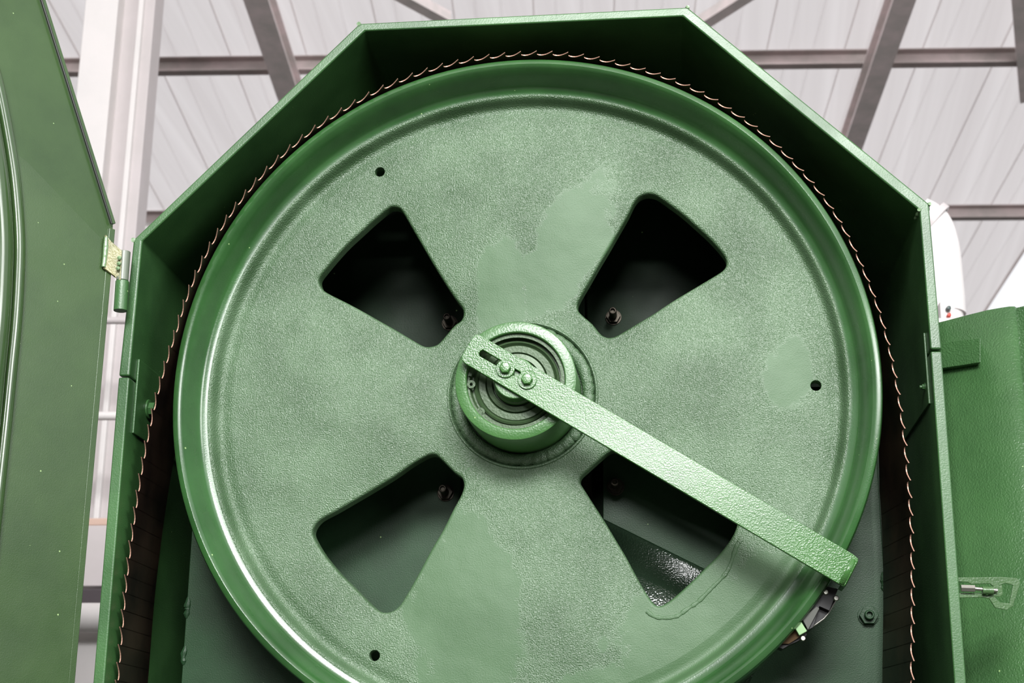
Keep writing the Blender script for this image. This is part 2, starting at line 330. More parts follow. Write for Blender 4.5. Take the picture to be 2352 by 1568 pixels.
# weld beads on the hood corners
for q in (O[2], O[3], O[4], I[4], O[1]):
    b = MB(); b.tube([q + Vector((0, -.0005 + .03 * t, 0)) + Vector((random.uniform(-.001, .001), 0, random.uniform(-.001, .001))) for t in [i / 8 for i in range(9)]], [random.uniform(.0022, .0036) for i in range(9)], 8); b.build('weld_bead', WELD, cab)
# splice plates inside the joint, each with its bolt
for s, xa, za, zb, bolt in ((-1, I[0].x, P(304, 812).z, P(291, 984).z, (310, 940)), (1, I[5].x, P(2128, 750).z, P(2142, 915).z, (2138, 888))):
    b = MB(); b.box((xa - s * .0014, .164, (za + zb) / 2), (.0030, .336, za - zb)); jp = b.build('joint_plate', G_CAB, cab, bevel=.001)
    y = .045 if s < 0 else .012; q_ = 1 if s < 0 else .4; c = at(bolt[0], bolt[1], y); c.x = xa - s * .0029; c.y = y
    b = MB(); ax = Vector((-s, 0, 0)); b.lathe([(u_ * q_, w_ * q_) for u_, w_ in [(.0135, 0), (.0135, .002), (.0125, .0025), (.001, .0025)]], c, ax, 24); b.lathe([(u_ * q_, w_ * q_) for u_, w_ in [(.0095, .0025), (.0095, .010), (.001, .010)]], c, ax, 6); b.lathe([(u_ * q_, w_ * q_) for u_, w_ in [(.0055, .010), (.0055, .017), (.0045, .018), (.001, .018)]], c, ax, 16)
    b.build('hex_bolt', G_CAB, jp, bevel=.0004)
# welded column inside the cabinet, below and behind the wheel
YC = .15
cl, cr = at(428, 1400, YC), at(2036, 1400, YC)
zt = P(1200, 1170, YC).z
def colface(x0, x1, z0, z1, name, mat=G_COL, y=YC, th=.006, bev=.002):
    b = MB(); b.box(((x0 + x1) / 2, y + th / 2, (z0 + z1) / 2), (x1 - x0, th, z1 - z0)); return b.build(name, mat, cab, smooth=0, bevel=bev)
zu = at(1200, 900, YC).z; zm = at(1200, 1440, YC).z; xa_ = at(690, 1300, YC).x; xb_ = at(1770, 1300, YC).x
b = MB(); b.prism([Vector((x, YC, z)) for x, z in ((cl.x, .05), (cr.x, .05), (cr.x, zu), (xb_, zu), (xb_, zm), (xa_, zm), (xa_, zu), (cl.x, zu))], (0, .006, 0)); b.build('column_front', G_COL, cab, smooth=0, bevel=.001)
for s, x in ((-1, cl.x), (1, cr.x)):
    b = MB(); b.box((x - s * .003, YC + .09, 1.05), (.006, .168, 2.0 + (.33 if 0 else .1))); b.build('column_side', G_COL, cab, bevel=.001)
    for k in range(7):
        z = at(430, 1395, YC).z + (-.11 if k % 2 else 0) * k * .6 + (.03 if s > 0 else 0); b = MB(); L = random.uniform(.008, .03)
        b.tube([(x - s * .001 + random.uniform(-.001, .001), YC + .001, z - L / 2 + L * t / 5) for t in range(6)], [.002, .0045, .0035, .005, .004, .002], 8); b.build('weld_bead', G_COL, cab)
def nutbolt(px, py, y, parent, mat, r=.0125, ln=.02, name='hex_bolt'):
    c = at(px, py, y); b = MB(); ax = Vector((0, -1, 0))
    b.lathe([(r * 1.12, -.001), (r * 1.12, .0015), (.001, .0015)], c, ax, 24); b.lathe([(r, .0015), (r, r * .75), (.001, r * .75)], c, ax, 6)
    b.lathe([(r * .52, r * .7), (r * .52, ln), (r * .42, ln + .001), (r * .3, ln + .001), (r * .28, ln - .004), (.0005, ln - .004)], c, ax, 20); return b.build(name, mat, parent, bevel=.0006)
nutbolt(1994, 1414, YC, cab, G_COL, .0125, .016)
# plates behind the wheel windows
YP = .25
def pxbox(px0, py0, px1, py1, y, th, name, mat, bev=.002):
    a = at(px0, py0, y); c = at(px1, py1, y); return colface(a.x, c.x, c.z, a.z, name, mat, y, th, bev)
pxbox(690, 430, 1062, 960, YP, .006, 'bearing_plate', G_SHADED); pxbox(1062, 400, 1345, 960, YP + .0005, .005, 'bearing_plate', G_SHADED); pxbox(1345, 400, 1740, 960, YP, .006, 'bearing_plate', G_SHADED)
pxbox(560, 960, 1052, 1480, YP - .06, .006, 'mounting_plate', G_COL); pxbox(1057, 960, 1072, 1300, YP - .05, .02, 'spacer_strip', DARK_STEEL)
b = MB(); b.prism([at(x, y, YP - .09) for x, y in ((1385, 960), (1790, 960), (1790, 1392), (1385, 1192))], (0, .012, 0)); b.build('mounting_plate', G_COL, cab, smooth=0, bevel=.001); pxbox(1335, 960, 1360, 1300, YP + .06, .02, 'spacer_strip', DARK_STEEL)
# bent chute plate: a rounded fold that catches the light, sloping down to the right
A = at(1384, 1192, YP - .085); B = at(1800, 1397, YP - .085); dx = (B - A).normalized(); dn = Vector((dx.z, 0, -dx.x)); 
if dn.z > 0: dn = -dn
prof = []
for k in range(9):
    t = k / 8 * math.radians(48); prof.append((.075 * math.sin(t), -.075 * (1 - math.cos(t))))
ex, ey = prof[-1]; prof.append((ex + .12, ey - .022)); 
b = MB(); n_ = len(prof); vs = []
for q in (A, B):
    for (d_, y_) in prof: vs.append(q + dn * d_ * 1.0 + Vector((0, y_, 0)))
b.add(vs, [(i, i + 1, n_ + i + 1, n_ + i) for i in range(n_ - 1)])
o = b.build('bent_chute', paint('glossy_dark_chute_paint', (34, 50, 36), .16, 420, .0009, speck=False), cab, smooth=60); md = o.modifiers.new('t', 'SOLIDIFY'); md.thickness = .004; md.offset = 1
st = []
for px, py, mt, yp in ((1033, 742, DARK_STEEL, YP), (1409, 729, DARK_STEEL, YP), (1024, 1132, DARK_STEEL, YP - .06), (1414, 1118, DARK_STEEL, YP - .09)):
    nutbolt(px, py, yp, cab, mt, .011, .034, 'stud')
b = MB(); b.lathe([(.09, .10), (.09, .19), (.12, .19), (.12, .20)], (0, 0, Z0), Vector((0, 1, 0)), 48); b.v = b.v; b.build('axle_housing', G_SHADED, cab)
# ------------------------------------------------------------------ wheel
TX, TZ, CX, CZ = .0159, -.0231, -.0018, -.0033
WR = Matrix.Rotation(TZ, 3, 'Z') @ Matrix.Rotation(TX, 3, 'X'); WO = Vector((CX, 0, CZ + Z0))
wheel = thing('band_wheel', 'large green cast wheel with four windows inside the octagonal housing', 'wheel', WO); wheel.rotation_euler = WR.to_euler()
def wl(px, py, y):                   # pixel -> wheel-local point on the plane y
    d = WR.transposed() @ pdir(px, py); c = WR.transposed() @ (CAM - WO); return c + d * ((y - c.y) / d.y)
def wbuild(b, name, mat, **k):       # wheel-local coordinates
    o = b.build(name, mat, None, **k); o.parent = wheel; return o
DP = .057
def win(sx, sy, k, pts): return [wl(sx + x / k, sy + y / k, DP) for x, y in pts]
WIN = [win(650, 420, 3.92, [(930, 205), (985, 185), (1050, 195), (1100, 240), (1180, 380), (1280, 550), (1380, 720), (1480, 880), (1580, 1030), (1640, 1110), (1652, 1180), (1625, 1250), (1560, 1300), (1500, 1370), (1440, 1440), (1390, 1480), (1320, 1498), (1250, 1490), (1150, 1435), (1000, 1345), (850, 1260), (700, 1175), (550, 1095), (400, 1020), (330, 970), (295, 900), (300, 840), (350, 770), (450, 650), (560, 530), (680, 420), (800, 310)]),
    win(1280, 400, 3.734, [(700, 160), (780, 138), (860, 155), (950, 215), (1080, 310), (1200, 415), (1320, 525), (1420, 635), (1470, 710), (1477, 780), (1440, 840), (1350, 900), (1200, 990), (1000, 1110), (850, 1210), (700, 1300), (560, 1385), (490, 1418), (420, 1422), (350, 1385), (280, 1300), (200, 1230), (155, 1180), (145, 1110), (180, 1030), (250, 910), (330, 770), (420, 620), (500, 480), (580, 340), (640, 220)]),
    win(680, 1000, 3.484, [(1010, 150), (1070, 125), (1130, 130), (1190, 180), (1280, 270), (1345, 320), (1368, 390), (1345, 480), (1280, 600), (1200, 760), (1100, 930), (1010, 1100), (920, 1260), (850, 1370), (790, 1422), (710, 1442), (640, 1420), (560, 1350), (430, 1220), (320, 1110), (210, 980), (140, 870), (105, 790), (120, 720), (180, 650), (300, 585), (430, 510), (600, 410), (780, 300), (900, 215)]),
    win(1280, 980, 3.408, [(385, 178), (440, 160), (520, 190), (700, 280), (900, 390), (1100, 490), (1300, 590), (1400, 650), (1440, 720), (1430, 790), (1390, 880), (1300, 1000), (1190, 1110), (1080, 1220), (960, 1330), (870, 1400), (800, 1428), (740, 1405), (680, 1325), (600, 1190), (520, 1040), (430, 890), (340, 740), (250, 600), (180, 490), (152, 440), (160, 380), (220, 320), (310, 240)])]
HOLES = []
for (hx, hy) in ((872.5, 394.5), (860, 1505), (1874, 885)):
    c = wl(hx, hy, DP); HOLES.append([c + Vector((.0078 * math.cos(2 * math.pi * k / 28), 0, .0078 * math.sin(2 * math.pi * k / 28))) for k in range(28)])
def orient(loop):
    a = sum(loop[i].x * loop[(i + 1) % len(loop)].z - loop[(i + 1) % len(loop)].x * loop[i].z for i in range(len(loop)))
    return loop if a > 0 else loop[::-1]
def offs(loop, d):
    n = len(loop); out = []
    for i in range(n):
        t = (loop[(i + 1) % n] - loop[i - 1]); t.y = 0; t.normalize(); out.append(loop[i] + Vector((t.z, 0, -t.x)) * d)   # outward for ccw
    return out
RPL = .4080
def plate():
    bm = bmesh.new(); NO = 160
    def ring(pts): return [bm.verts.new(p) for p in pts]
    def circle(r, y, n=NO): return [Vector((r * math.cos(2 * math.pi * k / n), y, r * math.sin(2 * math.pi * k / n))) for k in range(n)]
    edges = []
    def close(vs):
        return [bm.edges.new((vs[i], vs[(i + 1) % len(vs)])) for i in range(len(vs))]
    outer = ring(circle(RPL, DP)); edges += close(outer)
    inner = ring(circle(.1035, DP, 72)); edges += close(inner)
    loops = []
    for L, bev, th in [(orient(spline(w, 3, True)), .0045, .016) for w in WIN] + [(orient(h), .0006, .016) for h in HOLES]:
        vs = ring(offs(L, 0)); edges += close(vs); loops.append((L, vs, bev, th))
    bmesh.ops.triangle_fill(bm, use_beauty=True, use_dissolve=False, edges=edges)
    for L, vs, bev, th in loops:
        prev = vs; P_ = [Vector(v.co) for v in vs]
        for k in range(1, 5):
            a = k / 4 * math.pi / 2; q = ring([p + Vector((0, bev * (1 - math.cos(a)), 0)) for p in offs(P_, -bev * math.sin(a))])
            for i in range(len(q)): bm.faces.new((prev[i], prev[(i + 1) % len(q)], q[(i + 1) % len(q)], q[i]))
            prev = q
        q = ring([v.co + Vector((0, th, 0)) for v in prev])
        for i in range(len(q)): bm.faces.new((prev[i], prev[(i + 1) % len(q)], q[(i + 1) % len(q)], q[i]))
    bmesh.ops.recalc_face_normals(bm, faces=bm.faces)
    # make the flat faces look to -Y
    f = max(bm.faces, key=lambda f: f.calc_area() if abs(f.normal.y) > .99 else 0)
    if f.normal.y > 0: bmesh.ops.reverse_faces(bm, faces=bm.faces)
    me = bpy.data.meshes.new('wheel_disc'); bm.to_mesh(me); bm.free(); me.materials.append(G_WHEEL); me.shade_smooth(); me.set_sharp_from_angle(angle=math.radians(40))
    o = bpy.data.objects.new('wheel_disc', me); COL.objects.link(o); o.parent = wheel
plate()
c0 = Vector((0, 0, 0)); AY = Vector((0, 1, 0))
b = MB(); b.lathe([(.4375, DP + .02), (.4378, DP - .0160), (.4400, DP - .0164), (.4440, DP - .0178), (.4465, DP - .0192), (.4482, .0358), (.4503, .0310), (.4525, .0240), (.4550, .0160), (.4580, .0085), (.4612, .0035), (.4632, .0008), (.4660, -.0005), (.4700, .0002), (.4732, .0022), (.4750, .006), (.4756, .014), (.4758, .11), (.462, .115), (.455, .10), (.455, .08), (.4375, DP + .02)], c0, AY, 200, close=True)
wbuild(b, 'rim', G_RIM, smooth=30)
b = MB(); b.lathe([(RPL, DP + .016), (RPL, DP), (.4120, DP + .0006), (.4165, DP + .0018), (.4210, DP + .0026), (.4248, DP + .0018), (.4278, DP - .0010), (.4300, DP - .0055), (.4318, DP - .0105), (.4335, DP - .0138), (.4352, DP - .0155), (.4368, DP - .0161), (.4380, DP - .0158), (.4380, DP + .016)], c0, AY, 200, close=True)
wbuild(b, 'disc_fillet', G_WHEEL, smooth=50)
# rough weld ring and hub
b = MB(); b.lathe([(.1040, DP + .012), (.1040, DP - .0005), (.1030, DP - .0022), (.1012, DP - .0025), (.0995, DP), (.0985, DP + .006), (.090, DP + .010), (.085, DP + .010), (.085, DP + .03)], c0, AY, 96); o = wbuild(b, 'hub_seat', G_WHEEL)
b = MB(); n = 300; nz_ = [random.uniform(-1, 1) for _ in range(n)]; nz_ = [(nz_[i - 1] + nz_[i] * 1.5 + nz_[(i + 1) % n]) * .35 for i in range(n)]
path = [Vector(((.0905 + .0008 * nz_[k]) * math.cos(2 * math.pi * k / n), DP + .006, (.0905 + .0008 * nz_[k]) * math.sin(2 * math.pi * k / n))) for k in range(n)]; path.append(path[0])
b.tube(path, [.0088 + .0008 * nz_[k % n] for k in range(n + 1)], 14, cap=False, flat=1.0); wbuild(b, 'weld_ring', G_WHEEL, smooth=60)
HY = -.022
b = MB(); b.lathe([(.0803, DP + .02), (.0803, HY + .002), (.0797, HY + .0006), (.0785, HY), (.0668, HY), (.0655, HY + .001), (.0650, HY + .003), (.0650, HY + .018), (.067, HY + .018), (.067, DP + .02)], c0, AY, 120, close=True); wbuild(b, 'hub_collar', G_HUB)
b = MB(); b.lathe([(.0650, HY + .010), (.0625, HY + .010), (.0620, HY + .0115), (.0615, HY + .0135), (.060, HY + .016), (.0575, HY + .016), (.0570, HY + .013), (.0545, HY + .0115), (.0530, HY + .0135), (.0515, HY + .016), (.0505, HY + .0145), (.0420, HY + .0145), (.0405, HY + .0175), (.0395, HY + .014), (.0330, HY + .013), (.0320, HY + .018), (.026, HY + .018), (.026, HY + .05), (.065, HY + .05)], c0, AY, 110, close=True); wbuild(b, 'bearing', BRGREY, smooth=20)
# retaining ring with its two lugs
b = MB(); a0, a1 = math.radians(218), math.radians(532); N = 80
ri = []
for k in range(N + 1):
    a = a0 + (a1 - a0) * k / N; ri.append([Vector((r * math.cos(a), y, r * math.sin(a))) for r, y in ((.0645, HY + .006), (.0600, HY + .006), (.0600, HY + .009), (.0645, HY + .009))])
b.add([p for r in ri for p in r], [(k * 4 + j, k * 4 + (j + 1) % 4, k * 4 + 4 + (j + 1) % 4, k * 4 + 4 + j) for k in range(N) for j in range(4)] + [(0, 1, 2, 3), (N * 4 + 3, N * 4 + 2, N * 4 + 1, N * 4)])
for (lx, ly) in ((1082.5, 882), (1104, 945)):
    c = wl(lx, ly, HY + .006); b.lathe([(.0055, .003), (.0055, 0), (.0022, 0), (.0022, .003)], c, AY, 20, close=True)
wbuild(b, 'retaining_ring', BRGREY, smooth=30)
# weld line round the lower right window
b = MB(); pts = [(1440, 880), (1400, 940), (1350, 1090), (1300, 1170), (1210, 1260), (1100, 1370), (1010, 1430), (940, 1480), (850, 1495), (760, 1485), (700, 1440)]
pth = spline([wl(1280 + x / 3.408, 980 + y / 3.408, DP - .0002) for x, y in pts], 6)
b.tube(pth, [random.uniform(.0018, .0032) for _ in pth], 8, flat=.5); wbuild(b, 'weld_line', G_WHEEL)
b = MB(); pts = [(1690, 1262), (1660, 1318), (1600, 1372), (1545, 1408), (1500, 1418)]
# ------------------------------------------------------------------ axle
axle = thing('axle_stub', 'green turned axle end in the middle of the wheel bearing', 'axle', (CX, 0, Z0 + CZ))
b = MB(); sc_ = wl(1188, 868, HY - .01); ctr = WR @ Vector((0, 0, 0)) + WO
b.lathe([(.0005, -.0315), (.0268, -.0315), (.0278, -.0305), (.0278, -.012), (.0305, -.011), (.0305, -.004), (.025, -.003), (.025, .12), (.0005, .12)], WO, AY, 64); b.build('axle_end', G_HUB, axle)
# ------------------------------------------------------------------ blade
TIPS = [(265, 1568), (272, 1487), (274.8, 1453), (278.4, 1412), (281, 1373), (285, 1332), (289.7, 1293.5), (295, 1252), (300.5, 1214), (305.7, 1172), (311, 1134), (318, 1098), (323.7, 1056), (331.5, 1016), (339, 979), (348, 940), (355.7, 902), (366, 866), (378, 827), (389, 791), (426, 678.6), (459, 610), (475.5, 574), (515, 510), (561, 448), (626, 371), (664.8, 333), (740, 277), (823.6, 222.6), (894, 188), (966.7, 160.4), (1003.4, 147.6), (1078, 131), (1155, 120.5), (1232.6, 115.8), (1310, 119), (1386, 131.5), (1499, 160.5), (1572, 188), (1640, 221.5), (1768.6, 310.4), (1875.6, 424), (1921, 486), (1959, 556), (1990, 629), (2020, 703.6), (2041.8, 783), (2051, 821.7), (2066.7, 901.6), (2073, 943.6), (2083, 1025), (2091.5, 1109), (2096.6, 1192), (2099, 1278), (2099.7, 1406), (2098.5, 1494), (2097, 1568)]
YT = -.012; base = [at(x, y, YT) for x, y in TIPS]
base = [Vector((base[0].x - .006, YT, .35))] + [Vector((base[0].x - .004, YT, 1.2))] + base + [Vector((base[-1].x - .006, YT, 1.2)), Vector((base[-1].x - .008, YT, .35))]
dense = []
for i in range(len(base) - 1):
    n = max(1, int((base[i + 1] - base[i]).length / .002)); dense += [base[i].lerp(base[i + 1], k / n) for k in range(n)]
dense.append(base[-1])
for it in range(3):
    Wd = 12; pre = [Vector((0, 0, 0))]
    for p in dense: pre.append(pre[-1] + p)
    new = []
    for i in range(len(dense)):
        w = min(Wd, i, len(dense) - 1 - i); new.append((pre[i + w + 1] - pre[i - w]) / (2 * w + 1))
    dense = new
for p in dense:                                            # never inside the rim
    q = Vector((p.x - CX, 0, p.z - Z0 - CZ)); 
    if q.length < .4772: q = q.normalized() * .4772; p.x = q.x + CX; p.z = q.z + Z0 + CZ
cum = [0.]
for i in range(1, len(dense)): cum.append(cum[-1] + (dense[i] - dense[i - 1]).length)
TOT = cum[-1]; import bisect
def pos(s):
    s = max(0, min(TOT - 1e-6, s)); i = bisect.bisect_right(cum, s) - 1; t = (s - cum[i]) / max(1e-9, cum[i + 1] - cum[i]); p = dense[i].lerp(dense[i + 1], t); g = (dense[min(i + 4, len(dense) - 1)] - dense[max(i - 4, 0)]).normalized(); return p, Vector((g.z, 0, -g.x)) * -1
PITCHT = .0224; TD = .0125
# align a tip with the photographed one at the top of the wheel
s_top = min(range(len(dense)), key=lambda i: (dense[i] - at(1232.6, 115.8, YT)).length); ph = cum[s_top] % PITCHT
prof = [(0.0, 0.0), (-.035, .2), (-.06, .42), (-.055, .62), (-.01, .82), (.10, .96), (.24, 1.0), (.40, .95), (.56, .8), (.70, .58), (.84, .32), (.95, .09)]
tooth = []
for k in range(-1, int(TOT / PITCHT) + 1):
    for t, d in prof: tooth.append((ph + (k + t) * PITCHT, d * TD))
tooth = [q for q in tooth if 0 < q[0] < TOT]
vs = []; fs = []; mi = []
TH = .0014; BACK = .112
def bend(p, f):                                             # the slack right-hand strand leans inwards at its back edge
    if p.x > 0:
        k = min(1, max(0, (Z0 + .12 - p.z) / .25)); return -.020 * k * f
    return 0
for s, d in tooth:
    p, nrm = pos(s)
    if nrm.dot(Vector((p.x, 0, p.z - Z0))) < 0: nrm = -nrm
    k_ = len([0])
    for off in (0, TH):
        for f, y in ((0, YT + d), (.35, None), (1, BACK)):
            y = YT + d + .35 * (BACK - YT - d) if y is None else y
            q = p + nrm * off; vs.append(Vector((q.x + bend(p, (y - YT) / .12), y, q.z)))
N = len(tooth)
for i in range(N - 1):
    a = i * 6; c = (i + 1) * 6
    for j0, j1 in ((0, 1), (1, 2)): fs.append((a + j0, a + j1, c + j1, c + j0)); mi.append(0)
    for j0, j1 in ((3, 4), (4, 5)): fs.append((a + j0, c + j0, c + j1, a + j1)); mi.append(0)
    fs.append((a, c, c + 3, a + 3)); mi.append(1)
    fs.append((a + 2, a + 5, c + 5, c + 2)); mi.append(0)
b = MB(); b.v = vs; b.f = [list(f) for f in fs]; b.mi = mi
blade = b.build('saw_band', [BLADE, TOOTH], smooth=0)
tag(blade, 'brown steel saw band with hooked teeth looping slackly over the wheel', 'saw blade')
# ------------------------------------------------------------------ scraper arm
YA = -.0315; TA = .006
arm = thing('scraper_arm', 'flat green steel arm bolted across the wheel hub', 'arm', at(1187, 866, YA))
poly = [(1098, 770.5), (1106, 773), (1958, 1273.5), (1969, 1283), (1970, 1288), (1940, 1346), (1934, 1347), (1069, 837), (1062, 829), (1061, 821), (1088, 775), (1093, 771)]
slot = [(1104, 809), (1110, 806), (1195, 856), (1199, 862), (1195, 869), (1188, 869), (1103, 820), (1101, 814)]
def plate_with_holes(name, outer, holes, y0, th, mat, parent, bevel=.0008):
    bm = bmesh.new(); ed = []
    for L in [outer] + holes:
        vs = [bm.verts.new(at(x, y, y0)) for x, y in L]; ed += [bm.edges.new((vs[i], vs[(i + 1) % len(vs)])) for i in range(len(vs))]
    r = bmesh.ops.triangle_fill(bm, use_beauty=True, use_dissolve=True, edges=ed); fcs = list(bm.faces)
    r = bmesh.ops.extrude_face_region(bm, geom=fcs); bmesh.ops.translate(bm, verts=[v for v in r['geom'] if isinstance(v, bmesh.types.BMVert)], vec=(0, -th, 0))
    bmesh.ops.recalc_face_normals(bm, faces=bm.faces); off = wloc(parent); bmesh.ops.translate(bm, verts=bm.verts, vec=-off)
    me = bpy.data.meshes.new(name); bm.to_mesh(me); bm.free(); me.materials.append(mat); me.shade_smooth(); me.set_sharp_from_angle(angle=math.radians(35))
    o = bpy.data.objects.new(name, me); COL.objects.link(o); o.parent = parent
    if bevel: md = o.modifiers.new('bevel', 'BEVEL'); md.width = bevel; md.segments = 2; md.limit_method = 'ANGLE'; md.angle_limit = math.radians(40); md.harden_normals = True
    return o
plate_with_holes('bar', [(x, y) for x, y in poly], [slot], YA, TA, G_ARM, arm, .001)
# turned-back end of the bar
A = at(1966, 1288, YA - TA / 2); B = at(1937, 1344, YA - TA / 2); ud = (B - A).normalized(); ou = Vector((-ud.z, 0, ud.x)); 
if ou.x < 0: ou = -ou
prof = []
for k in range(7):
    t = k / 6 * math.pi / 2; prof.append((ou * (.009 * math.sin(t) - .006), .009 * (1 - math.cos(t)) - .006))
prof.append((prof[-1][0], .045))
b = MB(); vs = []
for q in (A, B):
    for o_, y_ in prof: vs.append(q + o_ + Vector((0, y_, 0)))
n_ = len(prof); b.add(vs, [(i, i + 1, n_ + i + 1, n_ + i) for i in range(n_ - 1)]); o = b.build('bar_end', G_ARM, arm, smooth=60); md = o.modifiers.new('t', 'SOLIDIFY'); md.thickness = .005; md.offset = -1
for px, py in ((1160, 845), (1210, 871)):
    c = at(px + 1, py + 2, YA - TA); b = MB(); ax = Vector((0, -1, 0)); b.lathe([(.0125, 0), (.0125, .0018), (.0118, .0024), (.0065, .0024), (.0065, 0)], c, ax, 36, close=True); b.build('washer', G_ARM, arm)
    b = MB(); b.lathe([(.0078, .0024), (.0078, .0078), (.0070, .0088), (.0045, .0092), (.0005, .0092)], c, ax, 6); b.build('bolt_head', G_ARM, arm, bevel=.0006)
# scraper hardware behind the rim
def pp(name, pts, y0, th, mat, bevel=.0004): b = MB(); b.prism([at(x, y, y0) for x, y in pts], (0, th, 0)); return b.build(name, mat, arm, smooth=0, bevel=bevel)
pp('black_bracket', [(1895, 1345), (1925, 1352), (1905, 1402), (1882, 1392), (1868, 1440), (1850, 1450), (1862, 1400)], .012, .05, BLACK)
pp('wiper_plate', [(1842, 1420), (1876, 1392), (1882, 1397), (1856, 1446)], .008, .004, PLATE_DK)
b = MB(); b.tube([at(x, y, .02) for x, y in ((1921, 1376), (1912, 1392), (1903, 1408), (1893, 1420), (1875, 1433), (1852, 1447))], .0009, 8); b.build('guard_edge', ZINC, arm)
pp('black_backing', [(1921, 1376), (1893, 1420), (1852, 1447), (1868, 1400), (1900, 1355)], .022, .03, BLACK)
pp('green_block', [(1820, 1431.5), (1838, 1423.5), (1854, 1449), (1836, 1459)], .006, .02, G_BLK, .0008)
pp('felt_wiper', [(1795, 1478), (1821, 1436), (1838, 1462), (1812, 1478)], .014, .04, BROWN)
pp('lower_bracket', [(1782, 1484), (1838, 1462), (1851, 1451), (1853, 1458), (1842, 1468), (1815, 1480), (1798, 1490)], .018, .03, BLACK)
for px, py in ((1920, 1374), (1844, 1466), (1896, 1360)):
    b = MB(); b.lathe([(.0035, 0), (.0035, .004), (.0026, .005), (.0003, .005)], at(px, py, .014), Vector((0, -1, 0)), 12); b.build('screw', ZINC, arm)
# ------------------------------------------------------------------ left door (open, swung towards us)
HX, HYD = at(268, 650, -.045).x, -.045
AL = math.radians(DOOR_A) if 'DOOR_A' in globals() else math.radians(50)
ddir = Vector((-math.cos(AL), -math.sin(AL), 0)); dnor = Vector((math.sin(AL), -math.cos(AL), 0))       # dnor: towards the viewer side
DO = Vector((HX, HYD, 0))
def dr(px, py, lift=0):               # pixel -> point on the door plane
    d = pdir(px, py); o = DO + dnor * lift; t = (o - CAM).dot(dnor) / d.dot(dnor); return CAM + d * t
def dpt(u, z, lift=0): return DO + ddir * u + Vector((0, 0, z)) + dnor * lift
def duz(px, py): q = dr(px, py) - DO; return q.dot(ddir), q.z
door = thing('housing_door', 'open green sheet steel door hinged at the left edge of the housing', 'door', DO)
p_top = duz(261, 510); p_up = duz(120, 0); sl = (p_up[1] - p_top[1]) / (p_up[0] - p_top[0])
u_e = p_top[0]; U = u_e + .30
zU = p_top[1] + sl * (U - u_e)
# folded sheet: above the crease the face leans back a little
b = MB(); cz0 = duz(258, 560)[1]; 
th = -.004
out = [dpt(u_e, .1), dpt(u_e, p_top[1]), dpt(U, zU), dpt(U + .5, zU), dpt(U + .5, .1)]
crz = duz(60, 372); crA = dpt(u_e, duz(258, 575)[1]); crB = dpt(crz[0], crz[1])
low = [dpt(u_e, .1), crA, crB, dpt(U + .5, crz[1] + .28), dpt(U + .5, .1)]
upp = [crA, dpt(u_e, p_top[1], -.004), dpt(U, zU, -.05), dpt(U + .5, zU, -.05), dpt(U + .5, crz[1] + .28), crB]
b.add(low, [(0, 1, 2, 3, 4)]); b.add(upp, [(0, 1, 2, 5), (2, 3, 4, 5)])
o = b.build('door_sheet', G_DOOR, door, smooth=0); md = o.modifiers.new('t', 'SOLIDIFY'); md.thickness = .004; md.offset = 0
# return flange along the hinge side and the slanted side
b = MB(); b.prism([dpt(u_e - .002, .1, .003), dpt(u_e + .007, .1, .003), dpt(u_e + .007, .1, -.018), dpt(u_e - .002, .1, -.018)], (0, 0, duz(258, 575)[1] - .1 + .03)); b.build('edge_flange', G_DOOR, door, bevel=.001)
b = MB(); q0, q1 = dpt(u_e - .001, p_top[1] - .002, 0), dpt(U, zU, -.047); e = (q1 - q0).normalized(); s_ = e.cross(dnor).normalized()
b.prism([q0 + s_ * .003, q0 - s_ * .003, q0 - s_ * .003 - dnor * .02, q0 + s_ * .003 - dnor * .02], q1 - q0); b.build('edge_flange', G_DOOR, door, bevel=.001)
in_ = -1 if (q0 + s_ * .01 - dpt(u_e + .1, 1.5)).length > (q0 - s_ * .01 - dpt(u_e + .1, 1.5)).length else 1
b = MB(); g0 = q0 + s_ * in_ * .006 + dnor * .003 ; g1 = q1 + s_ * in_ * .006 + dnor * .003; b.tube([g0, g1], .0016, 8); b.build('black_strip', BLACK, door)  # thin black line inset along the slanted edge
# rolled stiffening bead following the saw band
bead = [(-60, 60), (-22, 120), (0, 185), (20, 280), (38, 390), (47, 480), (51, 560), (49, 640), (43, 740), (31, 860), (19, 980), (6, 1100), (-8, 1230), (-45, 1568)]
pth = spline([dr(x - 9, y, .004) for x, y in bead], 5)
b = MB(); b.tube(pth, .009, 20); b.build('stiffening_bead', G_BEAD, door, smooth=60)
pth = spline([dr(x - 52, y, .014) for x, y in bead], 5); b = MB(); b.tube(pth, .017, 24); b.build('stiffening_bead', G_BEAD, door, smooth=60)
# hinge
hg = MB(); hp = [dr(240, 540, .003), dr(251, 554, .003), at(277, 577, -.060), at(274, 645, -.060), dr(262, 636, .003), dr(236, 617, .003)]
hg.prism(hp, dnor * .004); h = hg.build('hinge_leaf', CHIP, door, bevel=.0008)
b = MB(); b.tube([dr(244, 545, .006), dr(243, 565, .006), dr(241, 590, .006), dr(238, 613, .006)], [.0025, .0035, .003, .0028], 10); b.build('weld_bead', WELD, door)
b = MB(); 
for x, y in ((274, 592), (271, 616), (273, 605)): b.lathe([(.0005, -.003), (.0028, -.001), (.003, .001), (.0005, .003)], at(x, y, -.064), AY, 10)
b.build('weld_bead', WELD, door)
b = MB(); b.tube([at(286, 578, -.052), at(281, 645, -.052)], .0082, 24); b.build('hinge_barrel', paint('grey_hinge_paint', (104, 118, 100), .35, 0), door, bevel=.0008)
b = MB(); b.tube([at(281, 646, -.052), at(276.5, 714, -.052)], .0092, 24); b.build('hinge_pin_sleeve', G_CAB, cab, bevel=.0008)
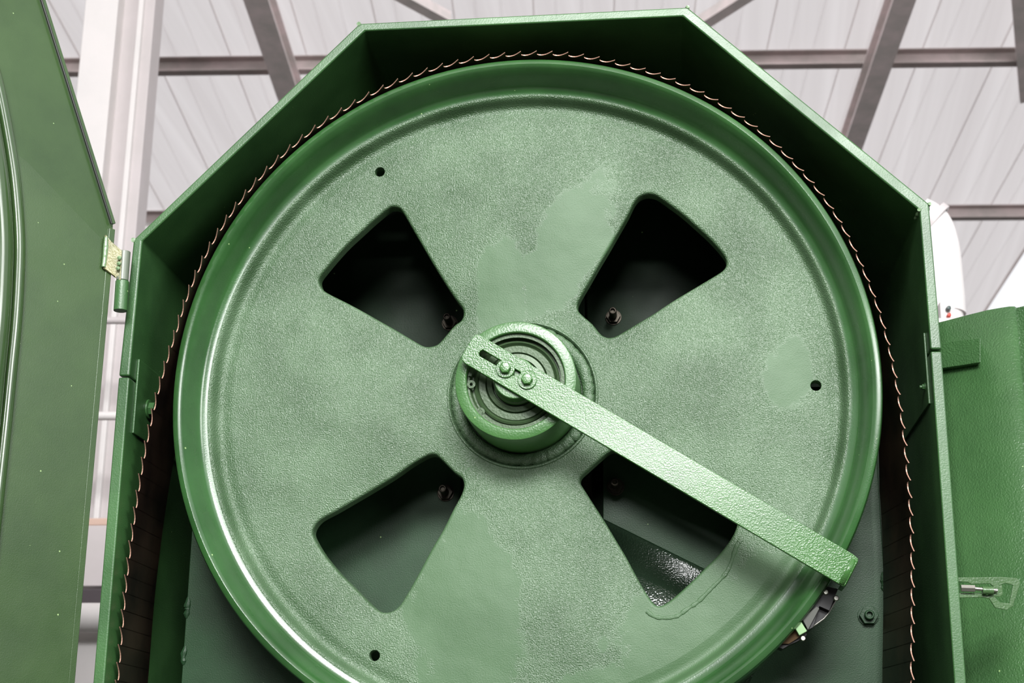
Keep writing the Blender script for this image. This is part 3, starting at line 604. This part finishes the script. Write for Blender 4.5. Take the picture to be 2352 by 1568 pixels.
# ------------------------------------------------------------------ right hand guard sheet with plate, and toggle latch
gd = thing('side_guard', 'tall curved green guard sheet right of the housing', 'guard', (at(2240, 1200, .1).x, .1, 0))
YG0, YG1 = .17, .05
zt = at(2165, 741, YG0).z
def gp(px, y, z):
    lo, hi = 0, 1568
    q = at(px, 780, y); return Vector((q.x, y, z))
pr = []
for px, y in ((2120, .19), (2180, .162), (2230, .138), (2275, .118), (2305, .109), (2325, .104), (2334, .104), (2337, .109), (2338, .12)): pr.append((px, y))
b = MB(); vs = [gp(px, y, .1) for px, y in pr] + [gp(px, y, zt) for px, y in pr]; n_ = len(pr); b.add(vs, [(i, i + 1, n_ + i + 1, n_ + i) for i in range(n_ - 1)])
o = b.build('guard_sheet', G_GUARD, gd, smooth=60); md = o.modifiers.new('t', 'SOLIDIFY'); md.thickness = .003
b = MB(); vs = [gp(2341, .108, .1), gp(2400, .085, .1), gp(2400, .085, zt), gp(2341, .108, zt)]; b.add(vs, [(0, 1, 2, 3)]); o = b.build('edge_strip', G_GUARD, gd, smooth=0); md = o.modifiers.new('t', 'SOLIDIFY'); md.thickness = .004
def gsurf(px, py, lift):
    for i in range(len(pr) - 1):
        if pr[i][0] <= px <= pr[i + 1][0]: t = (px - pr[i][0]) / (pr[i + 1][0] - pr[i][0]); return at(px, py, pr[i][1] * (1 - t) + pr[i + 1][1] * t - lift)
    return at(px, py, pr[0][1] - lift)
b = MB(); b.prism([gsurf(2160, 786, .012), gsurf(2252, 776, .012), gsurf(2252, 832, .012), gsurf(2160, 846, .012)], (0, .013, 0)); b.build('stiffener_plate', G_GUARD, gd, bevel=.001)
ZL = .02
lt = thing('toggle_latch', 'green toggle clamp latch with a looped handle on the housing side', 'latch', at(2205, 1360, ZL))
def zl(L): return [(2150 + x / 9.8, 1280 + y / 9.8) for x, y in L]
lm = G_LATCH
plate_with_holes('latch_handle', zl([(400, 455), (1450, 440), (1820, 468), (1890, 585), (1720, 1100), (1580, 1185), (1320, 1130), (1190, 930), (1010, 900), (400, 915), (400, 800), (1000, 800), (1150, 850), (1245, 800), (1290, 660), (1200, 590), (800, 600), (700, 560), (400, 540)]), [zl([(1320, 680), (1550, 580), (1720, 625), (1640, 1035), (1430, 1015), (1280, 860)])], ZL, .0025, lm, lt, .0006)
b = MB(); a, c = at(2150 + 1040 / 9.8, 1280 + 740 / 9.8, ZL - .006), at(2150 + 1290 / 9.8, 1280 + 745 / 9.8, ZL - .006); b.tube([a, c], .0050, 20); b.build('sleeve', lm, lt, bevel=.0005)
b = MB(); b.tube([at(2150 + 560 / 9.8, 1280 + 690 / 9.8, ZL - .006), at(2150 + 870 / 9.8, 1280 + 700 / 9.8, ZL - .006)], .0046, 6); b.tube([at(2150 + 860 / 9.8, 1280 + 700 / 9.8, ZL - .006), at(2150 + 1380 / 9.8, 1280 + 745 / 9.8, ZL - .006)], .0025, 14); b.build('clamp_rod', ZINC, lt)
b = MB(); b.prism([at(x, y, ZL - .003) for x, y in zl([(1290, 650), (1490, 620), (1500, 830), (1440, 880), (1290, 880)])], (0, .002, 0)); b.build('stop_plate', lm, lt, bevel=.0004)
